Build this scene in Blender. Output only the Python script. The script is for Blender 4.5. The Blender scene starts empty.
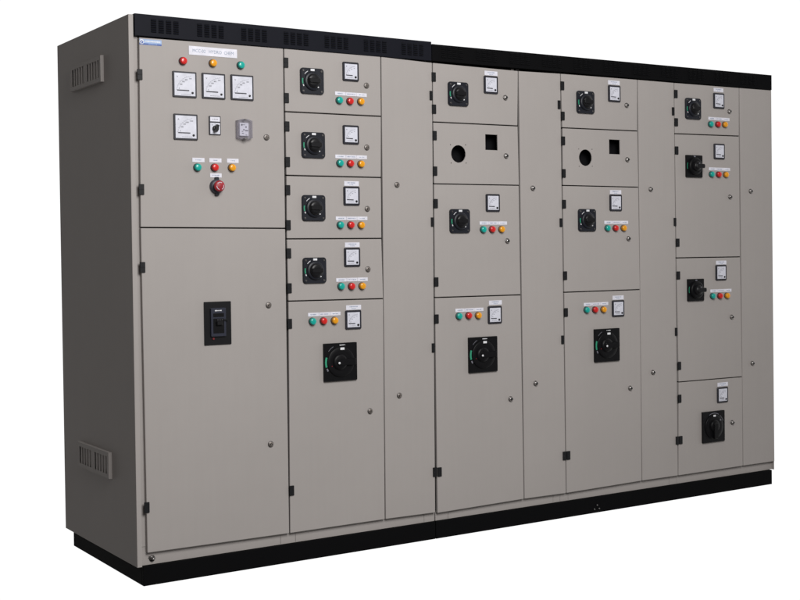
import bpy, bmesh, math, random
from mathutils import Vector, Matrix
random.seed(7)
scene = bpy.context.scene
COL = scene.collection
PI = math.pi

# ---------------------------------------------------------------- measured layout (metres; x along the row, z up, front of the doors at y = 0)
# every door: q = corners (top-left, top-right, bottom-right, bottom-left); items = (kind, x, z, width, height, ...)
DOORS = {'col1_up': {'q': [(0.0338, 2.1152), (0.6442, 2.119), (0.6417, 1.3801), (0.0276, 1.3838)],
             'items': [('hinge', 0.035, 1.9704, 0.0248, 0.0421), ('hinge', 0.0342, 1.5302, 0.0248, 0.0406), ('label', 0.3362, 2.0791, 0.2044, 0.0348, 'title'),
                       ('sticker', 0.0761, 2.0969, 0.0859, 0.0207), ('lamp', 0.2083, 2.0342, 0.0, 0.0, 'red'), ('lamp', 0.3321, 2.0341, 0.0, 0.0, 'amber'),
                       ('lamp', 0.4508, 2.0347, 0.0, 0.0, 'green'), ('meter', 0.214, 1.9429, 0.0976, 0.1, 'V'), ('meter', 0.3344, 1.9437, 0.0986, 0.1013, 'V'),
                       ('meter', 0.456, 1.9452, 0.0995, 0.1027, 'V'), ('meter', 0.2157, 1.7771, 0.0977, 0.1001, 'A'), ('selector', 0.3373, 1.7883, 0.0494, 0.0745),
                       ('hourmeter', 0.4589, 1.7776, 0.072, 0.0824), ('lock', 0.5608, 1.7502, 0.0, 0.0), ('label', 0.2672, 1.6499, 0.0507, 0.0165),
                       ('label', 0.3384, 1.6504, 0.0515, 0.0167), ('label', 0.4124, 1.6509, 0.0498, 0.0168), ('lamp', 0.261, 1.6204, 0.0, 0.0, 'green'),
                       ('lamp', 0.3332, 1.6219, 0.0, 0.0, 'red'), ('lamp', 0.4062, 1.6226, 0.0, 0.0, 'amber'), ('label', 0.3395, 1.5909, 0.049, 0.0167, 'wide'),
                       ('estop', 0.3405, 1.5472, 0.0, 0.0)]},
 'col1_low': {'q': [(0.0276, 1.3838), (0.6417, 1.3801), (0.6396, 0.1211), (0.0331, 0.1264)],
              'items': [('hinge', 0.0334, 1.2313, 0.0249, 0.0407), ('hinge', 0.0347, 0.3049, 0.025, 0.0413), ('breaker', 0.3365, 1.0035, 0.1142, 0.167),
                        ('lock', 0.559, 1.0674, 0.0, 0.0), ('lock', 0.5596, 0.4995, 0.0, 0.0)]},
 'a1': {'q': [(0.6442, 2.119), (1.1033, 2.1198), (1.1023, 1.8616), (0.645, 1.8592)],
        'items': [('hinge', 0.6521, 2.0598, 0.0217, 0.041), ('hinge', 0.6525, 1.9153, 0.0216, 0.0409), ('rotary', 0.7688, 1.9911, 0.1069, 0.1099),
                  ('meter', 0.9525, 2.043, 0.0759, 0.0811, 'small'), ('lock', 1.0295, 1.9892, 0.0, 0.0), ('strip', 0.9542, 1.948, 0.154, 0.0148),
                  ('lamp', 0.8953, 1.9186, 0.0, 0.0, 'green'), ('lamp', 0.9459, 1.9176, 0.0, 0.0, 'red'), ('lamp', 0.9984, 1.9188, 0.0, 0.0, 'amber')]},
 'a2': {'q': [(0.645, 1.8592), (1.1023, 1.8616), (1.0982, 1.5984), (0.6462, 1.5977)],
        'items': [('hinge', 0.6529, 1.799, 0.0217, 0.041), ('hinge', 0.6532, 1.6531, 0.0217, 0.041), ('rotary', 0.7706, 1.7257, 0.1048, 0.108),
                  ('meter', 0.9493, 1.7761, 0.076, 0.0812, 'small'), ('lock', 1.0273, 1.7254, 0.0, 0.0), ('strip', 0.951, 1.6829, 0.1541, 0.0148),
                  ('lamp', 0.8945, 1.6545, 0.0, 0.0, 'green'), ('lamp', 0.9441, 1.6542, 0.0, 0.0, 'red'), ('lamp', 0.9953, 1.6535, 0.0, 0.0, 'amber')]},
 'a3': {'q': [(0.6462, 1.5977), (1.0982, 1.5984), (1.0967, 1.3362), (0.6442, 1.3366)],
        'items': [('hinge', 0.6523, 1.5377, 0.0217, 0.0411), ('hinge', 0.6522, 1.3936, 0.0217, 0.041), ('rotary', 0.7683, 1.4648, 0.1048, 0.1081),
                  ('label', 0.9506, 1.5698, 0.0703, 0.022), ('meter', 0.9486, 1.5171, 0.0761, 0.0813, 'small'), ('lock', 1.0257, 1.4634, 0.0, 0.0),
                  ('strip', 0.9493, 1.4223, 0.1518, 0.0153), ('lamp', 0.8923, 1.3943, 0.0, 0.0, 'green'), ('lamp', 0.942, 1.3943, 0.0, 0.0, 'red'),
                  ('lamp', 0.9922, 1.3935, 0.0, 0.0, 'amber')]},
 'a4': {'q': [(0.6442, 1.3366), (1.0967, 1.3362), (1.1011, 1.0765), (0.6469, 1.0803)],
        'items': [('hinge', 0.6522, 1.2777, 0.0217, 0.0411), ('hinge', 0.6526, 1.1341, 0.0217, 0.0412), ('rotary', 0.7683, 1.2051, 0.1048, 0.1082),
                  ('label', 0.9504, 1.3102, 0.0703, 0.0213), ('meter', 0.9474, 1.2576, 0.0761, 0.0815, 'small'), ('lock', 1.0246, 1.2049, 0.0, 0.0),
                  ('strip', 0.9471, 1.1625, 0.1518, 0.0153), ('lamp', 0.8915, 1.1358, 0.0, 0.0, 'green'), ('lamp', 0.9413, 1.1345, 0.0, 0.0, 'red'),
                  ('lamp', 0.9925, 1.1344, 0.0, 0.0, 'amber')]},
 'a5': {'q': [(0.6469, 1.0803), (1.1011, 1.0765), (1.0948, 0.1204), (0.6396, 0.1211)],
        'items': [('hinge', 0.6516, 0.9876, 0.0217, 0.0412), ('hinge', 0.65, 0.2987, 0.0218, 0.0413), ('bigrotary', 0.8825, 0.8172, 0.1551, 0.1604),
                  ('label', 0.9525, 1.0442, 0.0724, 0.0204), ('meter', 0.9485, 0.9922, 0.0742, 0.079, 'small'), ('lock', 1.0259, 0.5964, 0.0, 0.0),
                  ('strip', 0.8132, 1.0211, 0.1547, 0.0147), ('lamp', 0.7546, 0.9932, 0.0, 0.0, 'green'), ('lamp', 0.8062, 0.9931, 0.0, 0.0, 'red'),
                  ('lamp', 0.858, 0.9926, 0.0, 0.0, 'amber')]},
 'cab1': {'q': [(1.1033, 2.1198), (1.3658, 2.1129), (1.353, 0.1168), (1.0948, 0.1204)],
          'items': [('lock', 1.1747, 1.5685, 0.0, 0.0), ('lock', 1.1728, 0.6528, 0.0, 0.0), ('hinge', 1.3548, 1.9655, 0.0146, 0.0396),
                    ('hinge', 1.3532, 1.4077, 0.0147, 0.0397), ('hinge', 1.3495, 0.8509, 0.0146, 0.0398), ('hinge', 1.3501, 0.2997, 0.022, 0.0399)]},
 'b1': {'q': [(1.3658, 2.1129), (1.8356, 2.1089), (1.8297, 1.8524), (1.3634, 1.8495)],
        'items': [('hinge', 1.3696, 2.0484, 0.0199, 0.0423), ('hinge', 1.369, 1.9064, 0.0199, 0.0423), ('rotary', 1.4968, 1.9799, 0.1073, 0.1072),
                  ('label', 1.6801, 2.0851, 0.0712, 0.0182), ('meter', 1.6766, 2.0322, 0.0756, 0.0801, 'small'), ('lock', 1.7584, 1.9789, 0.0, 0.0)]},
 'b2': {'q': [(1.3634, 1.8495), (1.8297, 1.8524), (1.8332, 1.5785), (1.364, 1.5767)],
        'items': [('hinge', 1.3704, 1.7899, 0.0199, 0.0415), ('hinge', 1.3707, 1.6332, 0.02, 0.0416), ('roundhole', 1.4971, 1.713, 0.0784, 0.0824),
                  ('squarehole', 1.6784, 1.7716, 0.0679, 0.071), ('lock', 1.7585, 1.7117, 0.0, 0.0), ('screwhole', 1.4554, 1.7527, 0.0, 0.0),
                  ('screwhole', 1.5365, 1.7547, 0.0, 0.0), ('screwhole', 1.4574, 1.6712, 0.0, 0.0), ('screwhole', 1.538, 1.6734, 0.0, 0.0)]},
 'b3': {'q': [(1.364, 1.5767), (1.8332, 1.5785), (1.8357, 1.0707), (1.3616, 1.0726)],
        'items': [('hinge', 1.3717, 1.4895, 0.0199, 0.0416), ('hinge', 1.3696, 1.1425, 0.02, 0.0416), ('rotary', 1.4969, 1.412, 0.1076, 0.1075),
                  ('meter', 1.6799, 1.4954, 0.0769, 0.0803, 'small'), ('lock', 1.7602, 1.3215, 0.0, 0.0), ('strip', 1.6836, 1.4034, 0.1535, 0.0141),
                  ('lamp', 1.6232, 1.3739, 0.0, 0.0, 'green'), ('lamp', 1.6725, 1.3748, 0.0, 0.0, 'red'), ('lamp', 1.725, 1.3747, 0.0, 0.0, 'amber')]},
 'b4': {'q': [(1.3616, 1.0726), (1.8357, 1.0707), (1.8411, 0.1185), (1.3604, 0.1128)],
        'items': [('hinge', 1.3687, 0.9781, 0.02, 0.0417), ('hinge', 1.3743, 0.2975, 0.0221, 0.0401), ('bigrotary', 1.6133, 0.8072, 0.1577, 0.1599),
                  ('label', 1.6894, 1.0399, 0.0716, 0.0215), ('meter', 1.6836, 0.9844, 0.0759, 0.0777, 'small'), ('lock', 1.7684, 0.5926, 0.0, 0.0),
                  ('strip', 1.5461, 1.0118, 0.155, 0.0139), ('lamp', 1.4858, 0.9863, 0.0, 0.0, 'green'), ('lamp', 1.5377, 0.9865, 0.0, 0.0, 'red'),
                  ('lamp', 1.59, 0.9853, 0.0, 0.0, 'amber')]},
 'cab2': {'q': [(1.8356, 2.1089), (2.0831, 2.1131), (2.0901, 0.1162), (1.8411, 0.1185)],
          'items': [('lock', 1.91, 1.5661, 0.0, 0.0), ('lock', 1.9134, 0.6546, 0.0, 0.0), ('hinge', 2.07, 1.9632, 0.0143, 0.0406),
                    ('hinge', 2.0736, 1.4062, 0.0144, 0.0407), ('hinge', 2.0755, 0.8504, 0.0144, 0.0409), ('hinge', 2.0798, 0.2978, 0.0205, 0.04)]},
 'c1': {'q': [(2.0831, 2.1131), (2.5658, 2.1154), (2.5624, 1.8595), (2.0885, 1.8553)],
        'items': [('hinge', 2.0905, 2.0541, 0.021, 0.0416), ('hinge', 2.0915, 1.9114, 0.0211, 0.0416), ('rotary', 2.2289, 1.9827, 0.1079, 0.1082),
                  ('label', 2.4116, 2.0889, 0.0733, 0.0195), ('meter', 2.4113, 2.035, 0.0784, 0.0779, 'small'), ('lock', 2.4911, 1.9826, 0.0, 0.0)]},
 'c2': {'q': [(2.0885, 1.8553), (2.5624, 1.8595), (2.5659, 1.5823), (2.0871, 1.5826)],
        'items': [('hinge', 2.0923, 1.7941, 0.021, 0.0417), ('hinge', 2.0937, 1.6399, 0.0211, 0.0417), ('roundhole', 2.2285, 1.718, 0.079, 0.0815),
                  ('squarehole', 2.4119, 1.7762, 0.069, 0.0712), ('lock', 2.492, 1.7163, 0.0, 0.0), ('screwhole', 2.1878, 1.7584, 0.0, 0.0),
                  ('screwhole', 2.2699, 1.7597, 0.0, 0.0), ('screwhole', 2.1898, 1.6758, 0.0, 0.0), ('screwhole', 2.2707, 1.6779, 0.0, 0.0)]},
 'c3': {'q': [(2.0871, 1.5826), (2.5659, 1.5823), (2.5703, 1.0748), (2.089, 1.0749)],
        'items': [('hinge', 2.0935, 1.4939, 0.0211, 0.0417), ('hinge', 2.0954, 1.1547, 0.0211, 0.0417), ('rotary', 2.231, 1.418, 0.1081, 0.1085),
                  ('label', 2.4153, 1.5553, 0.0716, 0.0196), ('meter', 2.4131, 1.5034, 0.0785, 0.08, 'small'), ('lock', 2.494, 1.3281, 0.0, 0.0),
                  ('strip', 2.4178, 1.4078, 0.1561, 0.0146), ('lamp', 2.3574, 1.3797, 0.0, 0.0, 'green'), ('lamp', 2.4082, 1.3796, 0.0, 0.0, 'red'),
                  ('lamp', 2.4601, 1.3796, 0.0, 0.0, 'amber')]},
 'c4': {'q': [(2.089, 1.0749), (2.5703, 1.0748), (2.5689, 0.1216), (2.0901, 0.1162)],
        'items': [('hinge', 2.0978, 0.9797, 0.0212, 0.0418), ('hinge', 2.1028, 0.2978, 0.0218, 0.0401), ('bigrotary', 2.3453, 0.8116, 0.1581, 0.1577),
                  ('label', 2.4244, 1.0397, 0.0705, 0.0182), ('meter', 2.4215, 0.987, 0.0769, 0.0793, 'small'), ('lock', 2.4958, 0.5906, 0.0, 0.0),
                  ('strip', 2.2847, 1.0131, 0.155, 0.0145), ('lamp', 2.2214, 0.9869, 0.0, 0.0, 'green'), ('lamp', 2.2736, 0.986, 0.0, 0.0, 'red'),
                  ('lamp', 2.3262, 0.985, 0.0, 0.0, 'amber')]},
 'cab3': {'q': [(2.5658, 2.1154), (2.8107, 2.1156), (2.8132, 0.1206), (2.5689, 0.1216)],
          'items': [('lock', 2.643, 1.5729, 0.0, 0.0), ('lock', 2.647, 0.6589, 0.0, 0.0), ('hinge', 2.7996, 1.9689, 0.0164, 0.0403),
                    ('hinge', 2.8047, 1.4109, 0.0165, 0.0404), ('hinge', 2.8058, 0.8545, 0.0164, 0.0406), ('hinge', 2.8069, 0.3025, 0.0206, 0.0407)]},
 'd1': {'q': [(2.8107, 2.1156), (3.2739, 2.1181), (3.2708, 1.8629), (2.8108, 1.8568)],
        'items': [('hinge', 2.8192, 2.0577, 0.0226, 0.0404), ('hinge', 2.8201, 1.9149, 0.0227, 0.0404), ('rotary', 2.9353, 1.9885, 0.1077, 0.1071),
                  ('label', 3.1209, 2.0953, 0.0686, 0.0197), ('meter', 3.1198, 2.0389, 0.0809, 0.0808, 'small'), ('lock', 3.197, 1.9878, 0.0, 0.0),
                  ('strip', 3.1226, 1.9457, 0.1561, 0.0156), ('lamp', 3.0576, 1.9155, 0.0, 0.0, 'green'), ('lamp', 3.1092, 1.9168, 0.0, 0.0, 'red'),
                  ('lamp', 3.1591, 1.9175, 0.0, 0.0, 'amber')]},
 'd2': {'q': [(2.8108, 1.8568), (3.2708, 1.8629), (3.2719, 1.2276), (2.8143, 1.2282)],
        'items': [('hinge', 2.821, 1.7725, 0.0227, 0.0405), ('hinge', 2.8226, 1.3061, 0.0226, 0.0405), ('handlerotary', 2.9371, 1.6953, 0.1106, 0.1123),
                  ('meter', 3.1194, 1.7768, 0.0787, 0.0788, 'small'), ('lock', 3.1967, 1.5422, 0.0, 0.0), ('strip', 3.1237, 1.6854, 0.1547, 0.0155),
                  ('lamp', 3.0608, 1.6571, 0.0, 0.0, 'green'), ('lamp', 3.111, 1.6572, 0.0, 0.0, 'red'), ('lamp', 3.1632, 1.6574, 0.0, 0.0, 'amber')]},
 'd3': {'q': [(2.8143, 1.2282), (3.2719, 1.2276), (3.2791, 0.5945), (2.8207, 0.5975)],
        'items': [('hinge', 2.8246, 1.1398, 0.0227, 0.0405), ('hinge', 2.8256, 0.6808, 0.0227, 0.0406), ('handlerotary', 2.9403, 1.0631, 0.1123, 0.1127),
                  ('label', 3.1293, 1.1999, 0.074, 0.0193), ('meter', 3.1246, 1.1479, 0.0796, 0.0796, 'small'), ('lock', 3.2014, 0.9138, 0.0, 0.0),
                  ('strip', 3.126, 1.0541, 0.1551, 0.0156), ('lamp', 3.0608, 1.0279, 0.0, 0.0, 'green'), ('lamp', 3.1126, 1.0273, 0.0, 0.0, 'red'),
                  ('lamp', 3.1641, 1.0268, 0.0, 0.0, 'amber')]},
 'd4': {'q': [(2.8207, 0.5975), (3.2791, 0.5945), (3.2785, 0.1213), (2.8132, 0.1206)],
        'items': [('hinge', 2.8255, 0.5135, 0.0228, 0.0406), ('hinge', 2.8304, 0.3023, 0.0228, 0.0407), ('vertrotary', 3.057, 0.3516, 0.1557, 0.1609),
                  ('label', 3.1323, 0.5651, 0.0748, 0.0193), ('meter', 3.1276, 0.5109, 0.0783, 0.0824, 'small'), ('lock', 3.199, 0.3602, 0.0, 0.0)]},
 'cab4': {'q': [(3.2739, 2.1181), (3.5186, 2.1197), (3.5197, 0.1206), (3.2785, 0.1213)],
          'items': [('lock', 3.3498, 1.5744, 0.0, 0.0), ('lock', 3.3523, 0.6619, 0.0, 0.0)]}}
WORLD_DIM = .115
KEY_LOC, KEY_TGT, KEY_W = (.35, -4.3, 3.4), (1.5, 0, 1.1), 228

# ---------------------------------------------------------------- materials
def new_mat(name):
    m = bpy.data.materials.new(name); m.use_nodes = True
    return m, m.node_tree.nodes, m.node_tree.links, m.node_tree.nodes['Principled BSDF']

def plain(name, col, rough=.5, metal=0., spec=.5, coat=0., emis=None, bump=0., bscale=400.):
    m, N, L, b = new_mat(name)
    b.inputs['Roughness'].default_value = rough
    b.inputs['Metallic'].default_value = metal
    b.inputs['Specular IOR Level'].default_value = spec
    b.inputs['Coat Weight'].default_value = coat
    tc = N.new('ShaderNodeTexCoord'); n = N.new('ShaderNodeTexNoise')
    n.inputs['Scale'].default_value = 35.; n.inputs['Detail'].default_value = 4.
    L.new(tc.outputs['Object'], n.inputs['Vector'])
    r = N.new('ShaderNodeValToRGB')
    r.color_ramp.elements[0].position = .3; r.color_ramp.elements[1].position = .7
    r.color_ramp.elements[0].color = (col[0]*.9, col[1]*.9, col[2]*.9, 1)
    r.color_ramp.elements[1].color = (min(1, col[0]*1.08), min(1, col[1]*1.08), min(1, col[2]*1.08), 1)
    L.new(n.outputs['Fac'], r.inputs['Fac']); L.new(r.outputs['Color'], b.inputs['Base Color'])
    if bump:
        n2 = N.new('ShaderNodeTexNoise'); n2.inputs['Scale'].default_value = bscale
        L.new(tc.outputs['Object'], n2.inputs['Vector'])
        bp = N.new('ShaderNodeBump'); bp.inputs['Strength'].default_value = bump; bp.inputs['Distance'].default_value = .001
        L.new(n2.outputs['Fac'], bp.inputs['Height']); L.new(bp.outputs['Normal'], b.inputs['Normal'])
    return m

def paint(name, col, rough=.6, spec=.22):
    """textured powder coat: fine orange peel, faint cloudy tone change and faint handling marks"""
    m, N, L, b = new_mat(name)
    b.inputs['Specular IOR Level'].default_value = spec
    geo = N.new('ShaderNodeNewGeometry'); P = geo.outputs['Position']
    def noise(scale, detail, vec=P):
        n = N.new('ShaderNodeTexNoise'); n.inputs['Scale'].default_value = scale; n.inputs['Detail'].default_value = detail
        L.new(vec, n.inputs['Vector']); return n.outputs['Fac']
    big = noise(1.7, 3); mid = noise(14, 5); fine = noise(520, 2); pores = noise(1500, 1)
    mp = N.new('ShaderNodeMapping'); mp.inputs['Scale'].default_value = (60, 60, 2.2)
    L.new(P, mp.inputs['Vector']); streak = noise(1., 4, mp.outputs['Vector'])
    def mr(src, a, c, lo=.3, hi=.7):
        k = N.new('ShaderNodeMapRange'); k.inputs['From Min'].default_value = lo; k.inputs['From Max'].default_value = hi
        k.inputs['To Min'].default_value = a; k.inputs['To Max'].default_value = c; L.new(src, k.inputs['Value']); return k.outputs['Result']
    def mul(a, c):
        k = N.new('ShaderNodeMath'); k.operation = 'MULTIPLY'; L.new(a, k.inputs[0]); L.new(c, k.inputs[1]); return k.outputs[0]
    v = mul(mul(mr(big, .98, 1.02), mr(mid, .993, 1.007)), mul(mr(streak, .993, 1.007), mr(pores, .95, 1.05)))
    sc = N.new('ShaderNodeVectorMath'); sc.operation = 'SCALE'; sc.inputs[0].default_value = col
    L.new(v, sc.inputs['Scale']); L.new(sc.outputs['Vector'], b.inputs['Base Color'])
    b.inputs['Roughness'].default_value = rough
    bp = N.new('ShaderNodeBump'); bp.inputs['Strength'].default_value = .22; bp.inputs['Distance'].default_value = .0006
    L.new(fine, bp.inputs['Height'])
    L.new(bp.outputs['Normal'], b.inputs['Normal'])
    return m

M = {}
M['paint'] = paint('beige_powder_coat', (.380, .354, .340))
M['black_paint'] = paint('black_powder_coat', (.0035, .0035, .004), .75, .06)
M['fascia_sky_tint'] = paint('black_coat_sky_tint', (.0050, .0056, .0105), .6, .14)  # black coat with the bluish sky reflection put into its colour
M['dark'] = plain('interior_shade_black', (.006, .006, .007), .8, spec=.1)  # near-black colour that paints in the shade behind openings
M['gasket'] = plain('black_rubber_seal', (.012, .011, .011), .8, spec=.15)
M['hinge'] = plain('black_hinge_plastic', (.007, .0075, .009), .5, spec=.3)
M['plate'] = plain('charcoal_plastic', (.011, .0125, .019), .42, spec=.35, bump=.1)
M['black'] = plain('gloss_black_plastic', (.004, .004, .005), .42, spec=.2)
M['knob'] = plain('black_knob_plastic', (.0055, .0055, .007), .38, spec=.35)
M['bezel'] = plain('meter_bezel', (.022, .022, .030), .35)
M['white'] = plain('white_print', (.78, .79, .82), .5)
M['dial'] = plain('meter_dial', (.66, .67, .75), .4, coat=.2)
M['grey_print'] = plain('grey_print', (.16, .16, .19), .6)
M['ink'] = plain('black_print', (.03, .03, .04), .6)
M['label'] = plain('white_label', (.74, .74, .82), .5)
M['label_ink'] = plain('pale_blue_print', (.25, .31, .42), .5)
M['sticker'] = plain('sticker_light_blue', (.30, .42, .66), .4)
M['sticker_dark'] = plain('sticker_dark_blue', (.03, .09, .34), .4)
M['green_mark'] = plain('green_print', (.03, .30, .17), .5)
M['estop_red'] = plain('worn_red_mushroom', (.34, .018, .028), .45)
M['dark_red'] = plain('dark_red_button', (.16, .01, .015), .5)
M['red_mark'] = plain('red_print', (.40, .02, .03), .5)
M['chrome'] = plain('chrome', (.52, .50, .49), .18, 1.)
M['steel'] = plain('dull_steel', (.22, .21, .205), .38, 1.)
M['collar'] = plain('grey_blue_collar', (.045, .048, .066), .45)
M['dull'] = plain('worn_brass_steel', (.24, .21, .19), .5, .6)
M['slot'] = plain('key_slot', (.015, .015, .015), .5)
M['escutcheon'] = plain('blue_grey_plastic', (.020, .023, .040), .4)
for n, c in (('red', (.62, .020, .018)), ('amber', (.80, .34, .012)), ('green', (.008, .38, .32))):
    M[n] = plain('lens_' + n, c, .25, coat=.4)
    M[n + '_rim'] = plain('lens_rim_' + n, (c[0]*.5, c[1]*.5, c[2]*.5), .35)
m, N, L, b = new_mat('clear_cover')
b.inputs['Base Color'].default_value = (.36, .35, .40, 1); b.inputs['Roughness'].default_value = .16
tr = N.new('ShaderNodeBsdfTransparent'); tr.inputs['Color'].default_value = (.95, .94, .97, 1)
mx = N.new('ShaderNodeMixShader'); lw = N.new('ShaderNodeLayerWeight'); lw.inputs['Blend'].default_value = .45
mrg = N.new('ShaderNodeMapRange'); mrg.inputs['To Min'].default_value = .85; mrg.inputs['To Max'].default_value = .1
L.new(lw.outputs['Facing'], mrg.inputs['Value']); L.new(mrg.outputs['Result'], mx.inputs['Fac'])
L.new(b.outputs['BSDF'], mx.inputs[1]); L.new(tr.outputs['BSDF'], mx.inputs[2])
L.new(mx.outputs['Shader'], N['Material Output'].inputs['Surface'])
M['clear'] = m

# ---------------------------------------------------------------- mesh helper
class MB:
    """collects shapes in world metres; build() links them as ONE mesh object whose origin is at `loc`"""
    def __init__(s): s.v = []; s.f = []; s.mi = []; s.sm = []; s.mats = []
    def mat(s, k):
        if k not in s.mats: s.mats.append(k)
        return s.mats.index(k)
    def add(s, vs, fs, k, smooth=False):
        o = len(s.v); s.v += [tuple(p) for p in vs]; i = s.mat(k)
        for f in fs: s.f.append([o + a for a in f]); s.mi.append(i); s.sm.append(smooth)
    def box(s, x0, x1, y0, y1, z0, z1, k):
        s.add([(x0,y0,z0),(x1,y0,z0),(x1,y1,z0),(x0,y1,z0),(x0,y0,z1),(x1,y0,z1),(x1,y1,z1),(x0,y1,z1)],
              [(0,1,5,4),(1,2,6,5),(2,3,7,6),(3,0,4,7),(4,5,6,7),(3,2,1,0)], k)
    def cbox(s, cx, cz, w, h, y0, y1, k): s.box(cx-w/2, cx+w/2, y0, y1, cz-h/2, cz+h/2, k)
    def prism(s, pts, y0, y1, k, bev=0., smooth=False):
        """pts: (x, z) outline, counter-clockwise seen from the front (-y); y0 is the front"""
        n = len(pts); cx = sum(p[0] for p in pts)/n; cz = sum(p[1] for p in pts)/n
        rings = []
        if bev:
            fx = [(cx+(x-cx)*(1-bev/max(1e-6, math.hypot(x-cx, z-cz))), cz+(z-cz)*(1-bev/max(1e-6, math.hypot(x-cx, z-cz)))) for x, z in pts]
            rings = [(fx, y0), (pts, y0+bev), (pts, y1)]
        else: rings = [(pts, y0), (pts, y1)]
        vs = [(x, y, z) for r, y in rings for x, z in r]; fs = []
        for j in range(len(rings)-1):
            for i in range(n):
                a = j*n+i; c = j*n+(i+1) % n
                fs.append((a, a+n, c+n, c))
        s.add(vs, [tuple(range(n))], k); s.f.pop(); s.mi.pop(); s.sm.pop()
        o = len(s.v)-len(vs); i0 = s.mat(k)
        s.f.append([o+i for i in range(n)]); s.mi.append(i0); s.sm.append(False)
        s.f.append([o+(len(rings)-1)*n+i for i in reversed(range(n))]); s.mi.append(i0); s.sm.append(False)
        for f in fs: s.f.append([o+a for a in f]); s.mi.append(i0); s.sm.append(smooth)
    def disc(s, cx, cz, r, y0, y1, k, n=28, bev=0., rz=None):
        rz = rz or r
        s.prism([(cx+r*math.cos(2*PI*i/n), cz+rz*math.sin(2*PI*i/n)) for i in range(n)], y0, y1, k, bev, True)
    def lathe(s, cx, cz, prof, k, n=28):
        """prof: (radius, y) from the base to the tip; turned about an axis along y"""
        vs = []; fs = []
        for r, y in prof:
            vs += [(cx+r*math.cos(2*PI*i/n), y, cz+r*math.sin(2*PI*i/n)) for i in range(n)]
        for j in range(len(prof)-1):
            for i in range(n):
                a = j*n+i; c = j*n+(i+1) % n
                fs.append((a, c, c+n, a+n))
        fs.append(tuple((len(prof)-1)*n+i for i in range(n)))
        s.add(vs, fs, k, True)
    def rrect(s, cx, cz, w, h, r, y0, y1, k, bev=0., seg=5):
        pts = []
        for sx, sz, a0 in ((1, 1, 0), (-1, 1, 90), (-1, -1, 180), (1, -1, 270)):
            for i in range(seg+1):
                a = math.radians(a0+90*i/seg)
                pts.append((cx+sx*(w/2-r)+r*math.cos(a), cz+sz*(h/2-r)+r*math.sin(a)))
        s.prism(pts, y0, y1, k, bev)
    def arc(s, cx, cz, r, a0, a1, th, y0, y1, k, n=10):
        """thin printed arc; angles in degrees, 0 = right, counter-clockwise"""
        a = [math.radians(a0+(a1-a0)*i/n) for i in range(n+1)]
        out = [(cx+(r+th/2)*math.cos(t), cz+(r+th/2)*math.sin(t)) for t in a]
        inn = [(cx+(r-th/2)*math.cos(t), cz+(r-th/2)*math.sin(t)) for t in reversed(a)]
        for i in range(n):
            q = [inn[n-i], out[i], out[i+1], inn[n-i-1]]
            s.add([(x, y0, z) for x, z in q]+[(x, y1, z) for x, z in q], [(0,1,2,3),(0,4,5,1),(1,5,6,2),(2,6,7,3),(3,7,4,0)], k)
    def bar(s, x0, z0, x1, z1, th, y0, y1, k):
        d = Vector((x1-x0, z1-z0)); d.normalize(); nx, nz = -d.y*th/2, d.x*th/2
        q = [(x0-nx, z0-nz), (x1-nx, z1-nz), (x1+nx, z1+nz), (x0+nx, z0+nz)]
        s.add([(x, y0, z) for x, z in q]+[(x, y1, z) for x, z in q], [(0,1,2,3),(0,4,5,1),(1,5,6,2),(2,6,7,3),(3,7,4,0)], k)
    def text(s, txt, cx, cz, h, y, k, width=None, x_left=None):
        cu = bpy.data.curves.new('t', 'FONT'); cu.body = txt; cu.size = 1.; cu.resolution_u = 2
        o = bpy.data.objects.new('t', cu); me = bpy.data.meshes.new_from_object(o)
        xs = [v.co.x for v in me.vertices]; ys = [v.co.y for v in me.vertices]
        if xs:
            sc = h/max(1e-6, max(ys)-min(ys)); sx = sc
            if width: sx = width/(max(xs)-min(xs))
            mx, my = (max(xs)+min(xs))/2, (max(ys)+min(ys))/2
            s.add([(cx+(v.co.x-mx)*sx, y, cz+(v.co.y-my)*sc) for v in me.vertices], [tuple(p.vertices) for p in me.polygons], k)
        bpy.data.objects.remove(o); bpy.data.curves.remove(cu); bpy.data.meshes.remove(me)
    def greek(s, cx, cz, w, h, y0, y1, k):
        """a line of print too small to read: uneven short strokes"""
        x = cx-w/2
        while x < cx+w/2-h*.3:
            d = h*random.uniform(.35, .8); hh = h*random.uniform(.6, 1.)
            s.box(x, min(x+d, cx+w/2), y0, y1, cz-hh/2, cz+hh/2, k)
            x += d+h*random.choice((.18, .22, .22, .6))
    def build(s, name, parent=None, loc=(0, 0, 0), bevel=0., label=None, seg=2):
        me = bpy.data.meshes.new(name)
        me.from_pydata([(x-loc[0], y-loc[1], z-loc[2]) for x, y, z in s.v], [], s.f)
        for k in s.mats: me.materials.append(M[k])
        me.polygons.foreach_set('material_index', s.mi); me.polygons.foreach_set('use_smooth', s.sm)
        me.update()
        o = bpy.data.objects.new(name, me); COL.objects.link(o)
        o['wx'] = list(map(float, loc))
        pl = parent['wx'] if parent is not None else (0, 0, 0)
        if parent is not None: o.parent = parent
        o.location = (loc[0]-pl[0], loc[1]-pl[1], loc[2]-pl[2])
        if bevel:
            bm = o.modifiers.new('bevel', 'BEVEL'); bm.width = bevel; bm.segments = seg; bm.limit_method = 'ANGLE'; bm.angle_limit = math.radians(40)
        if label: o['label'] = label
        return o

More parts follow.
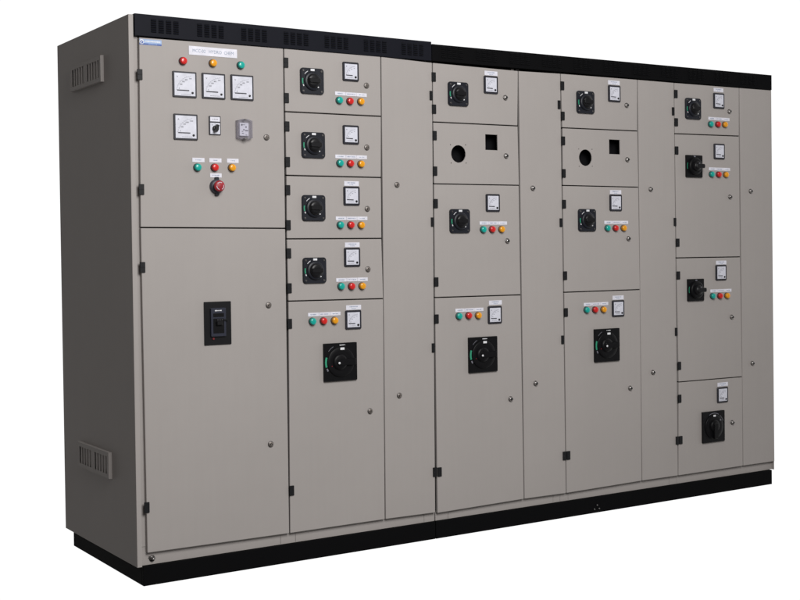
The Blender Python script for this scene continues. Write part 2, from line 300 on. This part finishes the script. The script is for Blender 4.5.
def holed_panel(outer, holes, y0, y1, mat):
    """flat sheet with openings: outline and holes as (x, z) loops"""
    bm = bmesh.new(); loops = []; edges = []
    for pts in [outer]+holes:
        vs = [bm.verts.new((x, y0, z)) for x, z in pts]; loops.append(vs)
        edges += [bm.edges.new((vs[i], vs[(i+1) % len(vs)])) for i in range(len(vs))]
    bmesh.ops.triangle_fill(bm, use_beauty=True, edges=edges, normal=(0, -1, 0))
    bm.verts.index_update()
    mb = MB(); vs = [tuple(v.co) for v in bm.verts]; fr = []
    for f in bm.faces:
        t = [v.index for v in f.verts]
        if f.normal.y > 0: t.reverse()
        fr.append(t)
    n = len(vs)
    fs = fr+[[a+n for a in reversed(t)] for t in fr]; st = 0
    for li, pts in enumerate([outer]+holes):
        k = len(pts)
        for i in range(k):
            a, c = st+i, st+(i+1) % k
            fs.append([a, a+n, c+n, c])
        st += k
    mb.add(vs+[(x, y1, z) for x, y, z in vs], fs, mat); bm.free()
    return mb

# ---------------------------------------------------------------- door furniture (each is one sub-part of its door); E = tiny step between layers
def hinge(d, x, z, w, h):
    mb = MB(); w2 = .0205 if w > .017 else .0145; h2 = .0408
    mb.rrect(x, z, w2, h2, .0015, -.0055, .0, 'hinge', .001)
    mb.cbox(x, z, w2*.92, .0012, -.0058, -.0054, 'gasket')
    mb.lathe(x-(w2*.28 if w > .017 else -w2*.2), z, [(.002, -.005), (.002, -.0065)], 'plate', 8)
    mb.build('hinge', d, (x, 0, z))

def lock(d, x, z, *a):
    mb = MB(); t = random.uniform(-.5, .5) + PI/2
    mb.lathe(x, z, [(.0125, 0), (.0125, -.003), (.0112, -.0045), (.0100, -.0050)], 'steel')
    if x < 1.3:                                             # flush, dull inserts on the near doors
        mb.lathe(x, z, [(.0094, -.0049), (.0094, -.0062), (.0086, -.0070)], 'dull'); mb.disc(x, z, .0058, -.0074, -.0069, 'slot')
        c, s_ = math.cos(t)*.0052, math.sin(t)*.0052
        mb.bar(x-c, z-s_, x+c, z+s_, .0030, -.0084, -.0071, 'dull'); mb.build('lock', d, (x, 0, z)); return
    mb.lathe(x, z, [(.0096, -.0049), (.0096, -.0085), (.0088, -.0108), (.0070, -.0122)], 'chrome')
    mb.disc(x, z, .0066, -.0126, -.0121, 'slot')
    c, s_ = math.cos(t)*.0055, math.sin(t)*.0055
    mb.bar(x-c, z-s_, x+c, z+s_, .0030, -.0142, -.0120, 'steel')
    mb.build('lock', d, (x, 0, z))

def lamp(d, x, z, w, h, colour):
    mb = MB(); r = .0160
    mb.lathe(x, z, [(r, 0), (r, -.0035), (r*.95, -.0045)], 'bezel')
    mb.lathe(x, z, [(r*.93, -.0043), (r*.93, -.0125), (r*.87, -.0140)], colour+'_rim')
    mb.lathe(x, z, [(r*.84, -.0138), (r*.84, -.0165), (r*.76, -.0180), (r*.5, -.0190), (r*.2, -.0195), (.0003, -.0196)], colour)
    mb.build('indicator_lamp', d, (x, 0, z), label=colour+' indicator lamp')

def meter(d, x, z, w, h, kind):
    mb = MB(); bigm = kind in 'VA'
    w = .098 if bigm else .0765; h = .101 if bigm else .0805
    y = -.007
    mb.rrect(x, z, w, h, .0035 if bigm else .006, y, 0, 'bezel', .0015)
    b = .0065 if bigm else .0085
    iw, ih = w-2*b, h-2*b
    mb.cbox(x, z, iw, ih, y-.0006, y+.001, 'dial')
    px, pz = x+iw*.36, z-ih*.36
    y0, y1 = y-.0011, y-.0005
    R = iw*.76
    mb.arc(px, pz, R, 94, 172, .0005, y0, y1, 'grey_print', 18)
    for i in range(11):
        a = math.radians(95+76*i/10); l = .05 if i % 2 == 0 else .03
        mb.bar(px+R*math.cos(a), pz+R*math.sin(a), px+(R+iw*l)*math.cos(a), pz+(R+iw*l)*math.sin(a), .0005, y0, y1, 'grey_print')
    if bigm:
        labs = ['500', '400', '300', '200', '0'] if kind == 'V' else ['1500', '1000', '750', '500', '0']
        for t, a in zip(labs, (98, 117, 131, 146, 164)):
            a = math.radians(a)
            mb.text(t, px+R*.87*math.cos(a), pz+R*.87*math.sin(a), .0052, y0, 'ink')
        mb.text(kind, x-iw*.36, z+ih*.33, .0065, y0, 'ink')
        mb.greek(x+iw*.05, z-ih*.44, iw*.5, .0016, y0, y1, 'grey_print')
        mb.bar(x-iw*.38, z-ih*.265, x+iw*.20, z-ih*.265, .0040, y0-.0004, y1, 'ink')
    else:
        for a in (99, 119, 138, 158):
            a = math.radians(a); mb.greek(px+R*.85*math.cos(a), pz+R*.84*math.sin(a), .005, .0024, y0, y1, 'grey_print')
        mb.cbox(x-iw*.36, z+ih*.34, .003, .0045, y0, y1, 'grey_print')
        mb.bar(x-iw*.40, z-ih*.25, x+iw*.12, z-ih*.26, .0038, y0-.0004, y1, 'ink')
        mb.greek(x-iw*.1, z-ih*.40, iw*.45, .0014, y0, y1, 'grey_print')
    mb.lathe(px, pz, [(.0045 if bigm else .0050, y0+.0005), (.0045 if bigm else .0050, y0-.0012), (.0032, y0-.002)], 'knob', 16)
    mb.build('panel_meter', d, (x, 0, z), label={'V': 'voltmeter', 'A': 'ammeter'}.get(kind))

def label(d, x, z, w, h, kind=None):
    mb = MB()
    if kind == 'title':
        w, h = .203, .0345
        mb.rrect(x, z, w, h, .001, -.0018, 0, 'label', .0005)
        mb.text('MCC-02   HYDRO  CHEM', x, z, .0130, -.0021, 'label_ink', width=.172)
        mb.build('title_plate', d, (x, 0, z)); return
    if kind is None and w > .06: h = .020
    mb.rrect(x, z, w, h, .0008, -.0016, 0, 'label', .0004)
    tw = w*(.62 if kind == 'wide' else random.uniform(.3, .5)) if w < .06 else w*.55
    mb.greek(x, z+(h*.16 if w > .06 else 0), tw, .0042, -.0019, -.0014, 'label_ink')
    if w > .06: mb.greek(x, z-h*.24, w*.3, .0036, -.0019, -.0014, 'label_ink')
    mb.build('name_label', d, (x, 0, z))

def strip(d, x, z, w, h):
    mb = MB(); w, h = .153, .0152
    for i in (-1, 0, 1):
        mb.rrect(x+i*w/3, z, w/3-.0008, h, .0006, -.0016, 0, 'label', .0004)
        mb.greek(x+i*w/3, z, w/3*(.55, .75, .5)[i+1], .0042, -.0019, -.0014, 'label_ink')
    mb.build('lamp_label_strip', d, (x, 0, z))

def sticker(d, x, z, w, h):
    mb = MB(); w, h = .088, .0215; x += .0045
    mb.cbox(x, z+h*.14, w, h*.72, -.0007, 0, 'sticker'); mb.cbox(x, z-h*.36, w, h*.28, -.0007, 0, 'sticker_dark')
    mb.disc(x-w*.40, z+h*.02, h*.42, -.0012, -.0006, 'white', 20)
    mb.disc(x-w*.40, z-h*.02, h*.30, -.0016, -.0011, 'sticker_dark', 20)
    mb.bar(x-w*.43, z-h*.2, x-w*.37, z+h*.25, .0022, -.0020, -.0014, 'white')
    mb.greek(x+w*.10, z+h*.14, w*.68, h*.30, -.0012, -.0006, 'white')
    mb.greek(x+w*.10, z-h*.36, w*.42, h*.14, -.0012, -.0006, 'sticker')
    mb.build('maker_sticker', d, (x, 0, z))

def rotary(d, x, z, w, h):
    mb = MB(); w = h = .1075; y = -.010
    U = lambda u: x+(u-.5)*w
    V = lambda v: z+(.5-v)*h
    mb.rrect(x, z, w, h, .013, y, 0, 'plate', .0025)
    for u, v in ((.11, .11), (.89, .11), (.11, .89), (.89, .89)):
        mb.disc(U(u), V(v), .0042, y-.0016, y, 'steel', 14, .0006); mb.bar(U(u)-.003, V(v)-.001, U(u)+.003, V(v)+.001, .001, y-.002, y-.0014, 'slot')
    mb.cbox(U(.50), V(.075), .018, .0085, y-.0022, y, 'white')
    mb.arc(x, z, w*.42, 118, 142, .0022, y-.0006, y+.0004, 'white', 6)
    mb.arc(x, z, w*.43, 168, 196, .0055, y-.0006, y+.0004, 'green_mark', 8)
    mb.arc(x, z, w*.43, 200, 209, .0040, y-.0006, y+.0004, 'white', 4)
    mb.lathe(x, z, [(w*.365, y+.001), (w*.36, y-.006), (w*.34, y-.0085), (w*.27, y-.0095)], 'plate', 40)
    mb.lathe(x, z, [(w*.27, y-.009), (w*.26, y-.017), (w*.235, y-.020), (w*.15, y-.021)], 'knob', 36)
    mb.rrect(x, z, w*.50, w*.17, w*.05, y-.027, y-.019, 'knob', .003)
    mb.lathe(U(.70), V(.74), [(.003, y-.008), (.003, y-.0100)], 'white', 10)
    mb.build('rotary_switch', d, (x, 0, z))

def bigrotary(d, x, z, w, h, vertical=False):
    mb = MB(); w, h = (.157, .160); y = -.011
    U = lambda u: x+(u-.5)*w
    V = lambda v: z+(.5-v)*h
    mb.rrect(x, z, w, h, .003, y, 0, 'black', .0015)
    mb.lathe(x, z, [(w*.405, y+.001), (w*.405, y-.003), (w*.39, y-.0042), (w*.30, y-.0045)], 'black', 48)
    if not vertical:
        mb.cbox(U(.535), V(.150), .019, .0095, y-.0054, y, 'white')
        mb.greek(U(.55), V(.055), .026, .0042, y-.0006, y+.0004, 'white')
        mb.arc(x, z, w*.475, 118, 141, .0018, y-.0006, y+.0004, 'grey_print', 8)
        mb.arc(x, z, w*.450, 162, 196, .0085, y-.0008, y+.0004, 'green_mark', 10)
        mb.arc(x, z, w*.450, 201, 211, .0065, y-.0008, y+.0004, 'grey_print', 4)
        mb.lathe(U(.40), V(.52), [(.0048, y-.0168), (.0048, y-.0180)], 'white', 12)
        mb.cbox(U(.36), V(.40), .003, .003, y-.0050, y-.003, 'red_mark')
        mb.cbox(U(.22), V(.60), .003, .003, y-.0050, y-.003, 'red_mark')
        mb.lathe(x-w*.04, z, [(w*.22, y-.004), (w*.20, y-.011), (w*.16, y-.013)], 'black', 36)
        mb.rrect(x+w*.14, z, w*.56, h*.17, .006, y-.017, y-.005, 'black', .003)
    else:
        mb.arc(x, z, w*.445, 62, 118, .0030, y-.0006, y+.0004, 'grey_print', 12)
        mb.arc(x, z, w*.445, 22, 52, .0022, y-.0006, y+.0004, 'grey_print', 8)
        mb.cbox(U(.50), V(.145), .016, .0085, y-.0054, y, 'white')
        mb.lathe(U(.76), V(.30), [(.0045, y-.003), (.0045, y-.0065)], 'grey_print', 12)
        mb.lathe(x, z+.004, [(w*.20, y-.004), (w*.19, y-.012), (w*.16, y-.014)], 'black', 36)
        mb.rrect(x, z-h*.13, w*.17, h*.52, .008, y-.019, y-.005, 'black', .003)
    mb.build('rotary_breaker_handle', d, (x, 0, z))

def handlerotary(d, x, z, w, h):
    mb = MB(); w, h = .112, .113; y = -.011
    mb.rrect(x, z, w, h, .003, y, 0, 'black', .0015)
    mb.lathe(x, z, [(w*.40, y+.001), (w*.39, y-.010), (w*.36, y-.013), (w*.30, y-.0135)], 'black', 40)
    mb.arc(x, z, w*.455, 160, 196, .0030, y-.0006, y+.0004, 'green_mark', 8)
    mb.cbox(x, z+h*.44, .012, .006, y-.0010, y, 'grey_print')
    mb.lathe(x, z, [(w*.22, y-.012), (w*.21, y-.026), (w*.17, y-.030)], 'knob', 32)
    mb.rrect(x+w*.10, z, w*.54, h*.19, .007, y-.036, y-.022, 'knob', .003)
    mb.lathe(x+.004, z+.012, [(.0028, y-.029), (.0028, y-.0315)], 'grey_print', 10)
    mb.build('rotary_breaker_handle', d, (x, 0, z))

def breaker(d, x, z, w, h):
    mb = MB(); w, h = .114, .172; y = -.006
    mb.rrect(x, z, w, h, .003, y, 0, 'knob', .0015)
    U = lambda u: x+(u-.5)*w
    V = lambda v: z+(.5-v)*h
    mb.rrect(U(.49), V(.475), w*.56, h*.66, .003, y-.010, y+.001, 'escutcheon', .002)
    mb.rrect(U(.49), V(.31), w*.40, h*.085, .002, y-.0112, y-.009, 'black', .0008)
    mb.rrect(U(.49), V(.56), w*.40, h*.34, .002, y-.0112, y-.009, 'black', .0008)
    mb.rrect(U(.49), V(.49), w*.22, h*.10, .003, y-.024, y-.010, 'knob', .003)
    mb.cbox(U(.62), V(.425), w*.44, h*.03, y-.016, y-.010, 'knob')
    mb.greek(U(.48), V(.205), w*.25, .0052, y-.0106, y-.0095, 'white')
    for u in (.44, .52, .60): mb.cbox(U(u), V(.415), .0022, .0022, y-.0165, y-.015, 'grey_print')
    mb.disc(U(.32), V(.855), .0045, y-.004, y, 'dark_red', 14, .001)
    mb.build('circuit_breaker', d, (x, 0, z))

def selector(d, x, z, w, h):
    mb = MB(); w, h = .049, .0745; y = -.006
    mb.rrect(x, z, w, h, .002, y, 0, 'bezel', .0012)
    mb.cbox(x, z+h*.33, w*.84, h*.24, y-.0006, y+.001, 'label')
    mb.greek(x, z+h*.33, w*.5, .0040, y-.0010, y-.0004, 'grey_print')
    mb.cbox(x, z-h*.16, w*.84, h*.60, y-.0006, y+.001, 'dial')
    for a in (50, 90, 130): mb.greek(x+.017*math.cos(math.radians(a)), z-h*.16+.0175*math.sin(math.radians(a)), .005, .0026, y-.0010, y-.0004, 'ink')
    mb.lathe(x, z-h*.17, [(.0125, y), (.0125, y-.009), (.0105, y-.011)], 'knob', 24)
    mb.bar(x-.005, z-h*.17-.013, x+.003, z-h*.17+.014, .0105, y-.026, y-.010, 'knob')
    mb.build('selector_switch', d, (x, 0, z), .0008)

def hourmeter(d, x, z, w, h):
    w, h = .064, .080; mb = MB()
    # housing with white face
    mb.rrect(x, z, w*.60, h*.66, .003, -.012, 0, 'label', .001)
    for u, v, a, b_ in ((-.16, .22, .005, .007), (.12, .12, .006, .006), (-.02, -.02, .007, .005), (.16, -.06, .013, .005), (-.12, -.10, .006, .003), (-.1, -.2, .008, .003), (.14, -.28, .007, .002)):
        mb.cbox(x+u*w, z+v*h, a, b_, -.0128, -.0115, 'grey_print')
    mb.greek(x-.004, z+h*.23, .018, .003, -.0128, -.0115, 'grey_print')
    # clear barrel cover: bulging outline at top and bottom
    pts = []
    for i in range(13):
        t = i/12; pts.append((x+w/2-w*t, z+h*.43+h*.09*math.sin(PI*t)))
    for i in range(13):
        t = i/12; pts.append((x-w/2+w*t, z-h*.43-h*.09*math.sin(PI*t)))
    mb.prism(pts, -.026, -.0004, 'clear', .004)
    mb.rrect(x, z-h*.475, w*.22, .005, .001, -.030, -.010, 'steel', .0008)
    mb.rrect(x, z+h*.475, w*.14, .004, .001, -.029, -.010, 'steel', .0008)
    mb.build('hour_meter', d, (x, 0, z))

def estop(d, x, z, w, h):
    mb = MB()
    mb.rrect(x, z, .016, .074, .003, -.012, 0, 'plate', .002)
    mb.lathe(x, z, [(.0285, 0), (.0285, -.010), (.026, -.015), (.018, -.017)], 'collar', 36)
    mb.lathe(x, z, [(.013, -.016), (.013, -.026)], 'red_rim', 24)
    mb.lathe(x, z, [(.017, -.024), (.0215, -.028), (.0222, -.033), (.0205, -.037), (.014, -.0400), (.0003, -.0408)], 'estop_red', 36)
    for a in (60, 180, 300):
        mb.arc(x, z, .0145, a, a+62, .0022, -.0408, -.0385, 'dial', 6)
        t = math.radians(a+70); mb.disc(x+.0145*math.cos(t), z+.0145*math.sin(t), .0022, -.0407, -.0385, 'label', 3)
    mb.build('emergency_stop_button', d, (x, 0, z))

KIND = {'hinge': hinge, 'lock': lock, 'lamp': lamp, 'meter': meter, 'label': label, 'strip': strip, 'sticker': sticker, 'rotary': rotary,
        'bigrotary': bigrotary, 'handlerotary': handlerotary, 'breaker': breaker, 'selector': selector, 'hourmeter': hourmeter, 'estop': estop,
        'vertrotary': lambda d, x, z, w, h: bigrotary(d, x, z, w, h, True)}

# ---------------------------------------------------------------- the switchgear line-up
X0, XR, XD, DEPTH, H = -.006, 3.5180, 1.3600, .904, 2.2020
ZB = .0775                                    # underside of the sheet-metal body = top of the plinth
root = bpy.data.objects.new('switchgear_cabinet', None); COL.objects.link(root)
root.location = (1.75, .45, 0); root['wx'] = [1.75, .45, 0.]; root.empty_display_size = .3
root['label'] = 'long beige electrical cabinet with many doors, meters and indicator lamps on a black plinth'
root['category'] = 'electrical cabinet'

# shell: back, right side, roof, bottom
mb = MB()
mb.box(X0+.004, XR-.003, DEPTH-.003, DEPTH-.001, ZB+.001, H-.012, 'paint')
mb.box(XR-.002, XR, .004, DEPTH-.004, ZB, H-.014, 'paint')
mb.box(X0+.004, XR-.004, .030, DEPTH-.004, H-.013, H-.011, 'paint')
mb.box(X0+.004, XR-.004, .030, DEPTH-.004, ZB+.001, ZB+.003, 'paint')
mb.build('enclosure_shell', root, (1.75, .45, 1.1))
# left side panel with its folded front edge
mb = MB()
mb.box(X0, X0+.003, .0005, DEPTH, ZB, H-.004, 'paint')
mb.box(X0, X0+.0190, -.0015, .0005, ZB, H-.004, 'paint')
mb.box(X0+.0170, X0+.0190, .0005, .032, ZB, H-.004, 'paint')
sp = mb.build('side_panel', root, (X0, DEPTH/2, 1.1), .0012)
# louvre boxes on the side panel
def louvre(y0, y1, z0, z1):
    out = .014; mb = MB(); xo = X0-out
    t = .0016
    # box skin (outer face built as bars round the slots)
    mb.box(xo, X0, y0, y0+t, z0, z1, 'paint'); mb.box(xo, X0, y1-t, y1, z0, z1, 'paint')
    mb.box(xo, X0, y0+t, y1-t, z1-t, z1, 'paint'); mb.box(xo, X0, y0+t, y1-t, z0, z0+t, 'paint')
    zl, zh = z0+.018, z1-.018
    mb.box(xo, xo+t, y0+t, y1-t, z0+t, zl, 'paint'); mb.box(xo, xo+t, y0+t, y1-t, zh, z1-t, 'paint')
    W = y1-y0; slots = []
    for g0 in (y0+W*.055, y0+W*.545):
        for i in range(5): s0 = g0+i*W*.083; slots.append((s0, s0+W*.048))
    a = y0+t
    for s0, s1 in slots: mb.box(xo, xo+t, a, s0, zl, zh, 'paint'); a = s1
    mb.box(xo, xo+t, a, y1-t, zl, zh, 'paint')
    mb.box(X0-.0022, X0-.0012, y0+t, y1-t, z0+t, z1-t, 'paint')
    mb.build('side_louvre', root, (X0-.007, (y0+y1)/2, (z0+z1)/2), .0010)
louvre(.290, .688, 1.9725, 2.0785)
louvre(.273, .676, .3825, .4887)

# front frame: posts behind the seams, rails behind the splits, sealing strip
seams = [.034, .645, 1.0985, 1.3605, 1.8385, 2.0870, 2.5675, 2.8120, 3.2760]
mb = MB()
for i, x in enumerate(seams):
    a, b_ = (X0+.026, .050) if i == 0 else (x-.022, x+.022)
    mb.box(a, b_, .030, .070, ZB+.004, 2.118, 'paint')
mb.box(XR-.026, XR-.0025, .030, .070, ZB+.004, 2.118, 'paint')
mb.build('front_frame', root, (1.75, .05, 1.1))
mb = MB()
for i, x in enumerate(seams):
    a, b_ = (X0+.0205, .0350) if i == 0 else (x-.008, x+.008)
    mb.box(a, b_, .018 if i == 0 else .012, .0298, .151 if i == 0 else .125, 2.117, 'paint' if i == 0 else 'gasket')
for k in DOORS:
    q = DOORS[k]['q']
    if q[3][1] > .2: mb.box(q[3][0]+.012, q[2][0]-.012, .012, .0292, min(q[3][1], q[2][1])-.008, max(q[3][1], q[2][1])+.008, 'gasket')
mb.build('door_seal', root, (1.75, .02, 1.1))
# sill below the doors: long segments and short corner blocks
mb = MB(); xs = [X0+.0200, .607, .675, 1.304, 1.3585, 1.3625, 1.430, 2.025, 2.067, 2.1155, 2.768, 2.82, XR-.0022]
for a, b_ in zip(xs[:-1], xs[1:]):
    if abs(a-1.3585) < 1e-4: continue
    mb.box(a+.0007, b_-.0007, .0200, .0292, ZB+.0005, .1500, 'paint')
mb.box(X0+.027, XR-.004, .0294, .0298, ZB+.004, .148, 'dark')
sill = mb.build('sill', root, (1.75, .02, .11), .0007)
mb = MB()
mb.lathe(.060, .1010, [(.0120, .0195), (.0120, .0165)], 'steel', 20)
mb.lathe(.060, .1010, [(.0075, .0165), (.0075, .0105)], 'steel', 6)
mb.lathe(.060, .1010, [(.0042, .0105), (.0042, .0030), (.0030, .0020)], 'chrome', 12)
mb.bar(.046, .1075, .056, .1035, .0090, .0170, .0192, 'steel')
mb.build('earthing_bolt', sill, (.060, .01, .101))

# doors
for key, D in DOORS.items():
    q = D['q']; g = .0024
    pts = [(q[3][0]+g, q[3][1]+g), (q[2][0]-g, q[2][1]+g), (q[1][0]-g, q[1][1]-g), (q[0][0]+g, q[0][1]-g)]
    holes = []
    for it in D['items']:
        k, x, z, w, h = it[:5]
        if k == 'roundhole': holes.append([(x+w/2*math.cos(2*PI*i/40), z+w/2*math.sin(2*PI*i/40)) for i in range(40)])
        if k == 'squarehole': holes.append([(x-w/2, z-h/2), (x+w/2, z-h/2), (x+w/2, z+h/2), (x-w/2, z+h/2)])
        if k == 'screwhole': holes.append([(x+.0026*math.cos(2*PI*i/10), z+.0026*math.sin(2*PI*i/10)) for i in range(10)])
    if holes:
        mb = holed_panel(pts, holes, 0, .003, 'paint')          # thin sheet with a folded rim behind it
        x0, x1 = max(pts[0][0], pts[3][0]), min(pts[1][0], pts[2][0]); z0, z1 = max(pts[0][1], pts[1][1]), min(pts[2][1], pts[3][1])
        mb.box(x0+.001, x0+.003, .0032, .020, z0+.001, z1-.001, 'paint'); mb.box(x1-.003, x1-.001, .0032, .020, z0+.001, z1-.001, 'paint')
        mb.box(x0+.0032, x1-.0032, .0032, .020, z1-.003, z1-.001, 'paint'); mb.box(x0+.0032, x1-.0032, .0032, .020, z0+.001, z0+.003, 'paint')
        mb.box(x0+.004, x1-.004, .060, .062, z0+.004, z1-.004, 'dark')  # flat dark sheet painting the shade inside the compartment
        bev = .0006
    else:
        mb = MB(); mb.prism(pts, 0, .0190, 'paint'); bev = .0024
    cx = sum(p[0] for p in pts)/4; cz = sum(p[1] for p in pts)/4
    nm = 'cable_compartment_door' if key.startswith('cab') else 'compartment_door'
    lab = 'door with an empty round and an empty square cutout' if holes else None
    d = mb.build(nm, root, (cx, .01, cz), bev, lab)
    for it in D['items']:
        if it[0] in KIND: KIND[it[0]](d, *it[1:])

# fascia along the top, one length per half, each with groups of ventilation slots
def fascia(x0, x1, zt0, zt1, zb, groups, fm):
    mb = MB(); y0 = -.004
    vs = [(x0, y0, zb), (x1, y0, zb), (x1, .030, zb), (x0, .030, zb), (x0, y0, zt0), (x1, y0, zt1), (x1, .030, zt1), (x0, .030, zt0)]
    mb.add(vs, [(0,1,5,4),(1,2,6,5),(2,3,7,6),(3,0,4,7),(4,5,6,7),(3,2,1,0)], fm)
    f = mb.build('top_fascia', root, ((x0+x1)/2, .01, 2.16), .0015)
    for gx in groups:
        mb = MB()
        for i in range(4):
            a = gx+i*.0300; zc0, zc1 = 2.1345, 2.1865
            mb.box(a, a+.0205, y0-.0006, y0+.0005, zc0, zc1, 'dark')  # dark inset on the solid fascia, painting a slot's inner shade
            for j in range(6):
                z = zc0+.002+j*(zc1-zc0)/6
                mb.add([(a, y0-.0007, z+.0048), (a+.0205, y0-.0007, z+.0048), (a+.0205, y0-.0042, z), (a, y0-.0042, z)], [(3, 2, 1, 0)], fm)
                mb.add([(a, y0-.0042, z), (a+.0205, y0-.0042, z), (a+.0205, y0-.0030, z-.0006), (a, y0-.0030, z-.0006)], [(3, 2, 1, 0)], 'black_paint')
        mb.build('vent_slots', f, (gx+.055, 0, 2.16))
fascia(X0+.0235, XD-.0012, 2.2030, 2.2025, 2.1185, [.0822+.1872*i for i in range(7)], 'fascia_sky_tint')
fascia(XD+.0016, 3.5150, 2.1930, 2.1985, 2.1190, [1.412+.1872*i for i in range(11)], 'black_paint')

# plinth in two lengths
def plinth(x0, x1, left):
    mb = MB()
    mb.box(x0, x1, .006, .026, 0, ZB-.0005, 'black_paint')
    mb.box(x0, x1, DEPTH-.046, DEPTH-.026, 0, ZB-.0005, 'black_paint')
    mb.box(x0, x0+.020, .0262, DEPTH-.0462, 0, ZB-.0005, 'black_paint')
    mb.box(x1-.020, x1, .0262, DEPTH-.0462, 0, ZB-.0005, 'black_paint')
    return mb.build('plinth', root, ((x0+x1)/2, .4, .04), .0015)
plinth(X0+.026, 1.3535, True)
p2 = plinth(1.3570, 3.5030, False)
for x, z in ((2.2648, .0190), (2.2820, .0372), (2.2945, .0190)):
    mb = MB(); mb.lathe(x, z, [(.0042, .006), (.0042, .0028), (.003, .0012)], 'steel', 8)
    mb.build('bolt', p2, (x, 0, z))

# ---------------------------------------------------------------- camera
cd = bpy.data.cameras.new('camera'); cam = bpy.data.objects.new('camera', cd); COL.objects.link(cam)
R_ = Vector((0.8202445, -0.5718875, -0.0119839)); U_ = Vector((0.0196917, 0.0072931, 0.9997795)); F_ = Vector((0.5716740, 0.8202996, -0.0172436))
cam.matrix_world = Matrix(((R_.x, U_.x, -F_.x, -1.7267315), (R_.y, U_.y, -F_.y, -4.8576813), (R_.z, U_.z, -F_.z, 1.2869572), (0, 0, 0, 1)))
cd.sensor_width = 36; cd.lens = 1299.103/800*36
cd.shift_x = (400-489.394)/800; cd.shift_y = (271.048-300)/800
cd.clip_start = .05; cd.clip_end = 500
scene.camera = cam

# ---------------------------------------------------------------- light: bright white studio surround beyond the cabinet, dim room behind the camera, one large soft lamp
w = bpy.data.worlds.new('World'); scene.world = w; w.use_nodes = True
N, L = w.node_tree.nodes, w.node_tree.links; bg = N['Background']
tc = N.new('ShaderNodeTexCoord'); dot = N.new('ShaderNodeVectorMath'); dot.operation = 'DOT_PRODUCT'
dot.inputs[1].default_value = Vector((math.sin(math.radians(54)), math.cos(math.radians(54)), 0)).normalized()
L.new(tc.outputs['Generated'], dot.inputs[0])
mr = N.new('ShaderNodeMapRange'); mr.interpolation_type = 'SMOOTHSTEP'
mr.inputs['From Min'].default_value = .18; mr.inputs['From Max'].default_value = .52
mr.inputs['To Min'].default_value = WORLD_DIM; mr.inputs['To Max'].default_value = 1.06
L.new(dot.outputs['Value'], mr.inputs['Value']); L.new(mr.outputs['Result'], bg.inputs['Strength'])
wm = N.new('ShaderNodeMix'); wm.data_type = 'RGBA'
wm.inputs['A'].default_value = (1.0, .965, .94, 1); wm.inputs['B'].default_value = (1, 1, 1, 1)
mr2 = N.new('ShaderNodeMapRange'); mr2.inputs['From Min'].default_value = .18; mr2.inputs['From Max'].default_value = .52
L.new(dot.outputs['Value'], mr2.inputs['Value']); L.new(mr2.outputs['Result'], wm.inputs['Factor']); L.new(wm.outputs['Result'], bg.inputs['Color'])

def area(name, loc, target, size, power, col):
    ld = bpy.data.lights.new(name, 'AREA'); ld.shape = 'RECTANGLE'; ld.size = size[0]; ld.size_y = size[1]; ld.energy = power; ld.color = col
    o = bpy.data.objects.new(name, ld); COL.objects.link(o); o.location = loc
    o.rotation_euler = (Vector(target)-Vector(loc)).to_track_quat('-Z', 'Y').to_euler()
    return o
area('softbox_lamp', KEY_LOC, KEY_TGT, (2.2, 2.2), KEY_W, (1.0, .985, .97))

scene.view_settings.view_transform = 'Standard'; scene.view_settings.look = 'None'
scene.view_settings.exposure = 0; scene.view_settings.gamma = 1
scene.cycles.use_denoising = True
for o in bpy.data.objects:
    if 'wx' in o: del o['wx']
